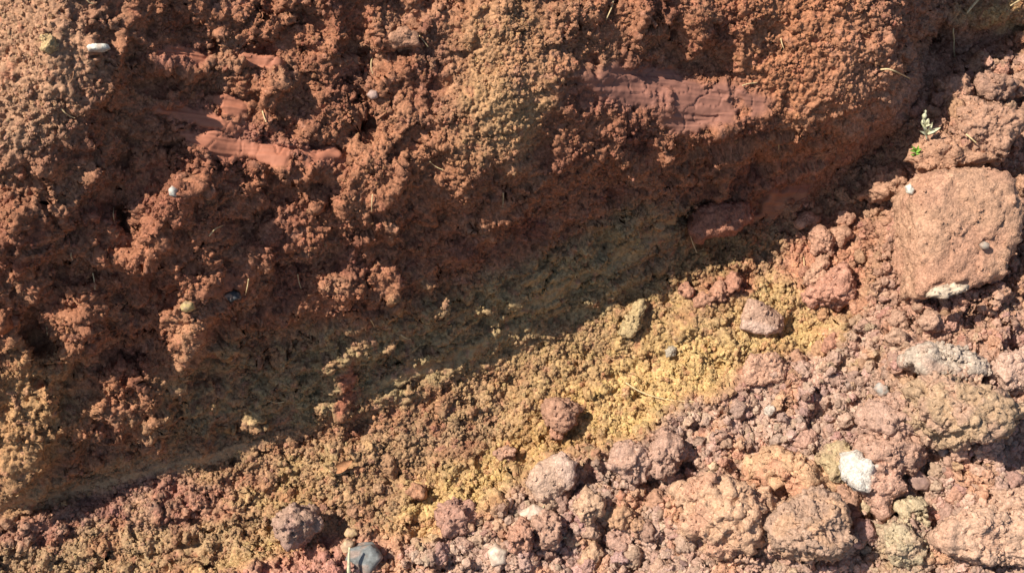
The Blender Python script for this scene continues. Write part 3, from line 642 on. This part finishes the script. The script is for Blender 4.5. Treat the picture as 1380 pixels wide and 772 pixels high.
def place_clod(px, py, r, col, label, group, k):
    me = VAR[k % len(VAR)]
    o = bpy.data.objects.new('soil_clod', me); SC.collection.objects.link(o)
    if not me.materials: me.materials.append(MAT_CLOD)
    b = surf(px, py, r); sc = (D - b[2]) / F
    b[2] += r * sc * .12; zz = D - b[2]; b[0] = (px - 690) * zz / F; b[1] = (386 - py) * zz / F
    o.location = Vector(to_world(b)); o.rotation_euler = (rng.uniform(0, 6.28), rng.uniform(0, 6.28), rng.uniform(0, 6.28))
    a = r * sc; o.scale = (a * rng.uniform(.85, 1.2), a * rng.uniform(.85, 1.2), a * rng.uniform(.8, 1.05))
    o.color = (*col, 1); o['label'] = label; o['category'] = 'clod'; o['group'] = group
    return o
count = 0; SMALL = []
for cx, cy, rx, ry, ang, n, r0, r1, label, group in ZONES:
    for i in range(n):
        for _ in range(20):
            t = rng.uniform(0, 6.28); q = math.sqrt(rng.uniform(0, 1)); a = math.radians(ang)
            u, v = q * rx * math.cos(t), q * ry * math.sin(t)
            px, py = cx + u * math.cos(a) - v * math.sin(a), cy + u * math.sin(a) + v * math.cos(a)
            if 4 < px < 1376 and 4 < py < 768 and side(np.array([px]), np.array([py]))[0] < -12: break
        r = r0 + (r1 - r0) * rng.uniform(0, 1)**2.4
        c = COL[vert_at(px, py)] * rng.uniform(.85, 1.15); c = c + (np.array(PK) - c) * .35 * rng.uniform()
        c = c * (1 + rng.normal(0, .04, 3))
        o = place_clod(px, py, r, tuple(np.clip(c, .03, .8)), label, group, count); count += 1
        SMALL.append((o, px, py, r, label))
LAND = {}
for nm, px, py in [('largest boulder', 1290, 315), ('square soil block', 1326, 175), ('angular pink stone', 1027, 430), ('flat pink clod', 1028, 496), ('lone clod on the ochre', 757, 558),
    ('purplish round clod', 400, 707), ('white-faced clod', 1172, 640), ('ochre clod by the white-faced clod', 1128, 620), ('mauve brown clod', 1207, 563), ('large round clod', 1095, 708),
    ('orange crumbly rock', 1065, 640), ('big pitted rock', 980, 692), ('broad ochre brown clod', 1295, 553), ('pale greyish clod', 1270, 488), ('pale pink slab', 1370, 502),
    ('long flat slab', 1335, 722), ('pale ochre clod', 1215, 730), ('faceted pale stone', 746, 642), ('pyramid clod', 896, 612), ('flat whitish stone', 718, 691),
    ('blue grey slate', 488, 754), ('whitish stone at the bottom', 670, 747), ('flaky pink clod', 1086, 298), ('reddish heap', 1118, 388), ('small bluish stone', 1188, 524),
    ('lit clod at the shadow edge', 1287, 128), ('rusty leaf', 462, 626), ('purplish clod at the yellow soil', 615, 696), ('lilac grey stone', 1272, 608)]:
    LAND[nm] = (px, py)
buckets = {}
for o, px, py, r, _ in SMALL:
    nm = min(LAND, key=lambda k: (LAND[k][0] - px)**2 + (LAND[k][1] - py)**2); lx, ly = LAND[nm]
    a = math.degrees(math.atan2(ly - py, px - lx)) % 360
    dr = ['right of', 'above right of', 'above', 'above left of', 'left of', 'below left of', 'below', 'below right of'][int((a + 22.5) // 45) % 8]
    buckets.setdefault((nm, dr), []).append((math.hypot(px - lx, py - ly), o, r))
ORD = ['nearest', 'second nearest', 'third nearest', 'fourth nearest', 'fifth nearest', 'sixth nearest', 'seventh nearest', 'eighth nearest', 'ninth nearest', 'tenth nearest']
for (nm, dr), lst in buckets.items():
    lst.sort(key=lambda q: q[0])
    for i, (_, o, r) in enumerate(lst):
        word = ORD[i] if i < 10 else '%dth nearest' % (i + 1)
        if len(lst) == 1: word = 'only'
        elif i == len(lst) - 1 and i > 1: word = 'farthest'
        col = o.color; tone = 'ochre brown' if col[2] < col[1] * .52 else ('pinkish' if col[0] > .44 else 'brown')
        o['label'] = '%s small %s clod %s the %s' % (word, tone, dr, nm)

# ------------------------------------------------------------------ crumbs: loose soil nobody could count
def crumb_group():
    ng = bpy.data.node_groups.new('crumb_scatter', 'GeometryNodeTree')
    ng.interface.new_socket('Geometry', in_out='INPUT', socket_type='NodeSocketGeometry')
    ng.interface.new_socket('Geometry', in_out='OUTPUT', socket_type='NodeSocketGeometry')
    n = ng.nodes; L = ng.links.new
    gi = n.new('NodeGroupInput'); go = n.new('NodeGroupOutput')
    g2i = n.new('GeometryNodeGeometryToInstance')
    pos = n.new('GeometryNodeInputPosition'); nor = n.new('GeometryNodeInputNormal')
    for k in range(7):
        s = n.new('GeometryNodeMeshIcoSphere'); s.inputs['Radius'].default_value = 1.0; s.inputs['Subdivisions'].default_value = 2 + (k < 3)
        off = n.new('ShaderNodeVectorMath'); off.operation = 'ADD'; L(pos.outputs[0], off.inputs[0]); off.inputs[1].default_value = (k * 7.3, k * 3.1, k * 5.7)
        tx = n.new('ShaderNodeTexNoise'); tx.inputs['Scale'].default_value = 1.5; tx.inputs['Detail'].default_value = 3.0; L(off.outputs[0], tx.inputs['Vector'])
        sub = n.new('ShaderNodeMath'); sub.operation = 'SUBTRACT'; sub.inputs[1].default_value = .5; L(tx.outputs[0], sub.inputs[0])
        mu = n.new('ShaderNodeMath'); mu.operation = 'MULTIPLY'; mu.inputs[1].default_value = 2.1; L(sub.outputs[0], mu.inputs[0])
        sc = n.new('ShaderNodeVectorMath'); sc.operation = 'SCALE'; L(nor.outputs[0], sc.inputs[0]); L(mu.outputs[0], sc.inputs['Scale'])
        sp = n.new('GeometryNodeSetPosition'); L(s.outputs[0], sp.inputs['Geometry']); L(sc.outputs[0], sp.inputs['Offset'])
        sh = n.new('GeometryNodeSetShadeSmooth'); sh.inputs['Shade Smooth'].default_value = k < 2; L(sp.outputs[0], sh.inputs['Geometry'])
        sm = n.new('GeometryNodeSetMaterial'); sm.inputs['Material'].default_value = MAT_CRUMB; L(sh.outputs[0], sm.inputs['Geometry'])
        L(sm.outputs[0], g2i.inputs[0])
    iop = n.new('GeometryNodeInstanceOnPoints'); iop.inputs['Pick Instance'].default_value = True
    L(gi.outputs[0], iop.inputs['Points']); L(g2i.outputs[0], iop.inputs['Instance'])
    def attr(nm, t):
        a = n.new('GeometryNodeInputNamedAttribute'); a.data_type = t; a.inputs['Name'].default_value = nm; return a.outputs[0]
    L(attr('idx', 'INT'), iop.inputs['Instance Index']); L(attr('rot', 'FLOAT_VECTOR'), iop.inputs['Rotation']); L(attr('scl', 'FLOAT_VECTOR'), iop.inputs['Scale'])
    L(iop.outputs[0], go.inputs[0])
    return ng
CRUMB = crumb_group()
def crumbs(name, pp, nn, rad, col, label, sit=(-.1, .45)):
    n = len(pp)
    pts = pp + nn * (rad * rng.uniform(*sit, n))[:, None]
    me = bpy.data.meshes.new(name); me.vertices.add(n); me.vertices.foreach_set('co', to_world(pts).astype(np.float32).ravel())
    a = me.attributes.new('idx', 'INT', 'POINT'); a.data.foreach_set('value', rng.integers(0, 7, n).astype(np.int32))
    a = me.attributes.new('rot', 'FLOAT_VECTOR', 'POINT'); a.data.foreach_set('vector', rng.uniform(0, 6.28, (n, 3)).astype(np.float32).ravel())
    a = me.attributes.new('scl', 'FLOAT_VECTOR', 'POINT'); a.data.foreach_set('vector', (rad[:, None] * K * rng.uniform(.72, 1.2, (n, 3))).astype(np.float32).ravel())
    a = me.attributes.new('col', 'FLOAT_COLOR', 'POINT'); a.data.foreach_set('color', np.concatenate([col, np.ones((n, 1))], 1).astype(np.float32).ravel())
    me.update()
    o = link(name, me, None, kind='stuff', label=label)
    md = o.modifiers.new('scatter', 'NODES'); md.node_group = CRUMB
    return o
near = (PX > -120) & (PX < 1500) & (PY > -120) & (PY < 890)
clump = sstep(-.15, .45, perlin(P / 30, 95)); clump2 = sstep(-.1, .4, perlin(P / 14, 96))
edge_d = PY - spoil_edge(PX)
is_bank = S > 4
is_sp = (~is_bank) & (edge_d > 0)
is_och = (~is_bank) & (edge_d <= 0)
def pick(mask, w, n):
    c = np.nonzero(mask & near)[0]; ww = w[c]; ww = ww / ww.sum()
    return rng.choice(c, size=min(n, len(c)), replace=False, p=ww)
def cr(name, mask, w, n, r0, r1, pw, label, jit=.10, sit=(-.3, .3)):
    ids = pick(mask, w, n)
    rad = r0 + (r1 - r0) * rng.uniform(0, 1, len(ids))**pw
    col = COL[ids] * rng.normal(1.0, jit, (len(ids), 1)) * rng.normal(1.0, .03, (len(ids), 3))
    return crumbs(name, P[ids], N[ids], rad, np.clip(col, .02, .9), label, sit)
cr('bank_crumbs', is_bank, (.06 + clump * (.25 + .75 * clump2)) * (1 - smooth)**2 * (1 - .5 * near_foot), 46000, .8, 3.2, 3.6, 'red and brown soil crumbs clinging in clumps to the cut bank', sit=(-.55, .15))
cr('ochre_crumbs', is_och, (.15 + .85 * clump2) * (1 - .9 * smooth), 24000, .8, 3.6, 3.4, 'ochre and olive soil crumbs strewn along the foot of the bank')
cr('spoil_crumbs', is_sp, (.2 + .8 * clump2), 34000, .9, 7.0, 4.2, 'pinkish brown crumbs and grit between the clods of the spoil', .14)

a1, a2, a3, a4 = [], [], [], []
for pp, nn, cc, size in CR_ON:
    keep = (cc[:, 1] < .44) & (perlin(pp / (9 if size < 70 else 16), 97) > -.02)
    pp, nn, cc = pp[keep], nn[keep], cc[keep]
    k = int(min(len(pp), (.07 if size < 70 else .03) * size * size)); sel = rng.choice(len(pp), k, replace=False)
    a1.append(pp[sel]); a2.append(nn[sel]); a3.append(cc[sel]); a4.append((.8 + (2.6 if size < 70 else 1.6) * rng.uniform(0, 1, k)**3) * min(1, .45 + size / 60))
a1, a2, a3, a4 = map(np.concatenate, (a1, a2, a3, a4))
crumbs('clod_crumbs', a1, a2, a4, np.clip(a3 * rng.normal(1, .1, (len(a1), 1)), .02, .9), 'fine crumbs stuck to the faces of the larger clods')

# ------------------------------------------------------------------ straws, roots, plants
def tube(name, pts, r0, r1, mat, sides=6, flat=1.0):
    """pts in slope frame"""
    pts = np.asarray(pts, float)
    t = np.linspace(0, 1, len(pts)); tt = np.linspace(0, 1, len(pts) * 5)
    q = np.stack([np.interp(tt, t, pts[:, k]) for k in range(3)], 1)
    for _ in range(6): q[1:-1] = .25 * q[:-2] + .5 * q[1:-1] + .25 * q[2:]
    n = len(q); V = []; 
    for i in range(n):
        d = q[min(i + 1, n - 1)] - q[max(i - 1, 0)]; d /= np.linalg.norm(d) + 1e-9
        a = np.cross(d, [0, 0, 1]); a /= np.linalg.norm(a) + 1e-9; b = np.cross(a, d)
        r = r0 + (r1 - r0) * i / (n - 1)
        for k in range(sides):
            w = 2 * math.pi * k / sides
            V.append(q[i] + r * (math.cos(w) * a + flat * math.sin(w) * b))
    Fq = [[i * sides + k, i * sides + (k + 1) % sides, (i + 1) * sides + (k + 1) % sides, (i + 1) * sides + k] for i in range(n - 1) for k in range(sides)]
    V += [q[0], q[-1]]; V = np.array(V); c0, c1 = len(V) - 2, len(V) - 1
    for k in range(sides):
        Fq.append([(k + 1) % sides, k, c0, c0]); Fq.append([(n - 1) * sides + k, (n - 1) * sides + (k + 1) % sides, c1, c1])
    bm = bmesh.new(); vv = [bm.verts.new(p) for p in to_world(V - q[0])]
    for f in Fq:
        u = list(dict.fromkeys(f))
        try: bm.faces.new([vv[i] for i in u])
        except ValueError: pass
    me = bpy.data.meshes.new(name); bm.to_mesh(me); bm.free(); me.polygons.foreach_set('use_smooth', np.ones(len(me.polygons), bool))
    me.materials.append(mat)
    return me, q[0]
def strand(name, pix, r0, r1, mat, label, cat, lifts=None, group=None):
    pts = []
    for i, (x, y) in enumerate(pix):
        b = surf(x, y); h = b[2] + (lifts[i] if lifts else 2.0); z = D - h
        pts.append([(x - 690) * z / F, (386 - y) * z / F, h])
    pts = np.array(pts)
    if lifts is None:   # a stiff strand bridges the bumps: lie on the highest line
        hh = pts[:, 2].copy()
        lin = np.linspace(hh[0], hh[-1], len(hh)); pts[:, 2] = np.maximum(lin, .5 * hh + .5 * lin) + 1.5
    me, o0 = tube(name, pts, r0, r1, mat)
    o = link(name, me, None, label=label, category=cat); o.location = Vector(to_world(o0))
    if group: o['group'] = group
    return o
ST = 'straw'
strand('dry_straw', [(843, 515), (856, 524), (872, 531), (892, 537), (915, 540), (936, 541)], 1.0, .6, MAT_STRAW, 'long pale curved straw lying on the ochre soil', ST)
strand('dry_straw', [(826, 2), (824, 12), (817, 27)], 1.1, .6, MAT_STRAW, 'short pale straw at the top edge centre of the bank', ST)
strand('dry_straw', [(1187, 94), (1198, 93), (1210, 98), (1226, 106)], 1.2, .8, MAT_STRAW, 'straw sticking out of the bank corner into the shadow', ST, lifts=[2, 14, 20, 20])
strand('thin_root', [(1287, 32), (1284, 42), (1286, 54), (1285, 66), (1287, 78)], 1.2, .9, MAT_STRAW, 'thin pale root hanging in the shaded hollow, top right', 'root', lifts=[6, 14, 16, 12, 4])
strand('dry_straw', [(1302, 181), (1308, 186), (1316, 193)], 1.2, .8, MAT_STRAW, 'short straw lying on the square soil block', ST, lifts=[36, 36, 36])
strand('dry_straw', [(1318, 0), (1310, 9), (1303, 18)], 1.9, 1.4, MAT_STRAW, 'thick pale straw at the top edge right of the hollow', ST, lifts=[14, 14, 10])
strand('dry_straw', [(1382, -6), (1372, 2), (1362, 8)], 1.6, 1.0, MAT_STRAW, 'straw at the top right corner', ST, lifts=[12, 10, 6])
strand('thin_root', [(1318, 28), (1324, 14), (1331, 12)], .9, .6, MAT_ROOT, 'fine brown root beside the thick straw, top right', 'root')
strand('dry_straw', [(1088, 417), (1098, 414), (1109, 412)], 1.2, .8, MAT_STRAW, 'short straw on the ochre soil beside the reddish heap', ST)
strand('thin_root', [(1083, 345), (1084, 360), (1083, 378)], .8, .6, MAT_STRAW, 'fine straw standing by the tall pink clod', 'root', lifts=[4, 5, 3])
strand('dry_straw', [(722, 682), (728, 688), (736, 694), (748, 699)], 1.1, .8, MAT_PALE, 'upper pale straw on the flat whitish stone', ST, lifts=[10, 12, 10, 8])
strand('dry_straw', [(734, 678), (730, 690), (745, 697), (762, 702)], .8, .6, MAT_PALE, 'pale straw crossing below the flat whitish stone', ST, lifts=[10, 10, 9, 7])
strand('dry_straw', [(748, 722), (756, 722), (764, 724)], 1.0, .8, MAT_PALE, 'short whitish straw right of the upright brown clod', ST)
strand('wooden_splinter', [(470, 772), (470, 755), (471, 737)], 2.6, 1.1, MAT_PALE, 'pale wooden splinter standing before the slate', 'splinter', lifts=[8, 20, 30])
strand('thin_root', [(930, 318), (934, 330), (939, 341)], .9, .6, MAT_STRAW, 'fine pale root under the dark red stone', 'root')
strand('thin_root', [(986, 285), (988, 298), (989, 312)], 1.0, .7, MAT_STRAW, 'fine root hanging over the dark red stone', 'root', lifts=[24, 26, 20])
strand('thin_root', [(950, 34), (956, 38), (966, 50)], 1.0, .7, MAT_ROOT, 'root tip poking from the top bank above the scrape', 'root')
strand('thin_root', [(354, 150), (356, 158), (359, 165)], .8, .6, MAT_STRAW, 'tiny root hair over the left scrape', 'root')
strand('thin_root', [(125, 368), (127, 378), (128, 390)], .8, .5, MAT_STRAW, 'fine pale root hair on the lower left bank', 'root', lifts=[4, 6, 4])
strand('thin_root', [(282, 318), (290, 308), (300, 304)], .8, .5, MAT_STRAW, 'fine root hair right of the lit ridge, mid left', 'root', lifts=[4, 8, 6])
strand('thin_root', [(502, 262), (501, 274), (501, 286)], .8, .5, MAT_STRAW, 'fine straight root hair below the dark hole', 'root', lifts=[4, 6, 6])
strand('thin_root', [(118, 0), (122, 5), (127, 6)], .9, .6, MAT_STRAW, 'curled white root hair at the top left edge', 'root')
strand('thin_root', [(506, 24), (500, 38), (497, 52)], .9, .6, MAT_ROOT, 'brown root hair at the top edge left of the small soil block', 'root', lifts=[3, 5, 3])
strand('dry_straw', [(1000, 116), (1008, 113), (1020, 112)], .8, .5, MAT_STRAW, 'fine straw at the right end of the bank scrape', ST)
strand('dry_straw', [(955, 634), (960, 638), (965, 641)], .8, .6, MAT_STRAW, 'tiny straw above the pitted orange rock', ST, lifts=[6, 8, 6])
strand('dry_straw', [(1268, 710), (1278, 706), (1290, 702)], 1.2, .7, MAT_PALE, 'short straw at the left end of the long flat slab', ST, lifts=[10, 16, 20])
strand('thin_root', [(444, 634), (456, 640), (466, 636)], 1.0, .7, MAT_STRAW, 'pale root beside the rusty leaf', 'root', lifts=[4, 6, 8])
strand('thin_root', [(1284, 602), (1288, 612), (1294, 624)], .7, .5, MAT_STRAW, 'fine straw over the pink pebble', 'root', lifts=[16, 18, 12])

HAIR = []
BL_ = {'left scrape': (310, 185), 'flat white stone': (132, 64), 'dark hole': (487, 177), 'small square soil block': (545, 54), 'right scrape': (900, 125),
       'dark red stone': (970, 297), 'ochre pebble in the bank': (253, 412), 'black pebble': (315, 398), 'rusty leaf': (462, 626), 'elongated ochre clod': (855, 428)}
hb = {}
for i in range(30):
    x, y = rng.uniform(15, 1150), rng.uniform(15, 600)
    if side(np.array([x]), np.array([y]))[0] < 20: continue
    a = rng.normal(1.4, .6); l = rng.uniform(9, 24); b_ = rng.normal(0, .5)
    pix = [(x + l * t * math.cos(a + b_ * t), y + l * t * math.sin(a + b_ * t)) for t in (0, .33, .66, 1)]
    nm = min(BL_, key=lambda k: (BL_[k][0] - x)**2 + (BL_[k][1] - y)**2); lx, ly = BL_[nm]
    an = math.degrees(math.atan2(ly - y, x - lx)) % 360
    dr = ['right of', 'above right of', 'above', 'above left of', 'left of', 'below left of', 'below', 'below right of'][int((an + 22.5) // 45) % 8]
    o = strand('root_hair', pix, rng.uniform(.5, .9), .4, MAT_STRAW if rng.uniform() < .6 else MAT_ROOT, 'fine root hair', 'root', lifts=[1, 4, 6, rng.uniform(1, 8)], group='fine root hairs on the bank')
    hb.setdefault((nm, dr), []).append((math.hypot(x - lx, y - ly), o))
for (nm, dr), lst in hb.items():
    lst.sort(key=lambda q: q[0])
    for i, (_, o) in enumerate(lst): o['label'] = '%s fine root hair %s the %s' % (ORD[i] if len(lst) > 1 else 'only', dr, nm)

def leaf_mesh(name, a, b, w, bend, mat):
    """a pointed leaf blade with thickness from a to b (slope frame), cupped"""
    a, b = np.array(a, float), np.array(b, float); d = b - a; l = np.linalg.norm(d); d /= l
    sd = np.cross(d, [0, 0, 1.0]); sd /= np.linalg.norm(sd) + 1e-9; up = np.cross(sd, d)
    n = 9; V = []; Fc = []
    for i in range(n):
        t = i / (n - 1); ww = w * math.sin(math.pi * min(1, .12 + .88 * t))**.8 + .05
        c = d * l * t + up * bend * math.sin(math.pi * t)
        for q, z in ((-1, .35 * ww), (0, 0), (1, .35 * ww)):
            V.append(c + sd * q * ww + up * z)
    for i in range(n - 1):
        for k in range(2): Fc.append([i * 3 + k, i * 3 + k + 1, i * 3 + k + 4, i * 3 + k + 3])
    m = len(V); V = V + [v - up * .5 for v in V]
    Fc = Fc + [[m + q for q in f[::-1]] for f in Fc]
    rim = [i * 3 for i in range(n)] + [(n - 1) * 3 + 1] + [i * 3 + 2 for i in range(n - 1, -1, -1)] + [1]
    for i in range(len(rim)):
        u, v = rim[i], rim[(i + 1) % len(rim)]; Fc.append([v, u, u + m, v + m])
    me = mesh_from(name, to_world(np.array(V)), np.array(Fc)); me.materials.append(mat)
    return me
def plant(name, root_px, stem, leaves, heads, mat_s, mat_l, label, cat):
    b = surf(*root_px); root = bpy.data.objects.new(name, None); SC.collection.objects.link(root)
    root.empty_display_size = .02; root.location = Vector(to_world(b)); root['label'] = label; root['category'] = cat
    def at(x, y, h):
        z = D - b[2] - h; return np.array([(x - 690) * z / F, (386 - y) * z / F, b[2] + h])
    me, o0 = tube('stem', [at(*s) for s in stem], 1.3, .9, mat_s)
    o = link('stem', me, None, root); o.location = Vector(to_world(o0 - b))
    for x0, y0, h0, x1, y1, h1, w, bd in leaves:
        A, B = at(x0, y0, h0), at(x1, y1, h1)
        o = link('leaf', leaf_mesh('leaf', A, B, w, bd, mat_l), None, root); o.location = Vector(to_world(A - b))
    for x, y, h, r in heads:
        V, Fc = ico(2); L = V * [r, r * 1.3, r] * (1 + .3 * perlin(V * 1.7 + x, 3))[:, None]
        me = mesh_from('seed_head', to_world(L), Fc); me.materials.append(mat_l)
        o = link('seed_head', me, None, root); o.location = Vector(to_world(at(x, y, h) - b))
plant('dry_weed', (1250, 205), [(1250, 208, 0), (1250, 195, 12), (1248, 182, 22), (1247, 168, 32), (1247, 155, 40)],
      [(1248, 180, 22, 1268, 172, 36, 2.6, 4), (1248, 182, 22, 1240, 177, 34, 2.2, 3), (1248, 180, 22, 1257, 165, 38, 2.0, 3), (1248, 179, 24, 1241, 165, 34, 2.0, 3),
       (1247, 172, 30, 1252, 160, 42, 1.8, 2), (1247, 172, 30, 1243, 158, 42, 1.7, 2), (1248, 181, 22, 1262, 178, 30, 1.8, 2), (1247, 170, 31, 1255, 168, 44, 1.6, 2)],
      [(1246, 156, 41, 3.0), (1250, 163, 38, 2.4), (1244, 164, 36, 2.2), (1247, 151, 42, 2.0)], MAT_PALE, MAT_PALE, 'dry pale weed with withered flower head above the largest boulder', 'weed')
plant('green_seedling', (1234, 213), [(1231, 219, -2), (1233, 210, 8), (1234, 203, 14)],
      [(1234, 204, 14, 1242, 201, 22, 2.2, 2), (1234, 204, 14, 1226, 203, 22, 2.2, 2), (1234, 205, 13, 1238, 196, 22, 2.0, 2), (1234, 205, 13, 1229, 197, 20, 2.0, 2), (1233, 207, 11, 1241, 208, 18, 1.8, 2), (1233, 208, 10, 1227, 209, 16, 1.6, 2)],
      [], MAT_GREEN, MAT_GREEN, 'small bright green seedling left of the dry weed', 'seedling')
lb = surf(462, 626); A = lb + np.array([-12, -8, 4]); B = lb + np.array([14, 7, 12])
o = link('dead_leaf', leaf_mesh('dead_leaf', A, B, 6.5, 4, plain_mat('rusty_leaf', (.36, .17, .08))), None, label='curled rusty orange dead leaf at the foot of the bank', category='leaf')
o.location = Vector(to_world(A))
print('verts', NX * NY, 'clods', count)
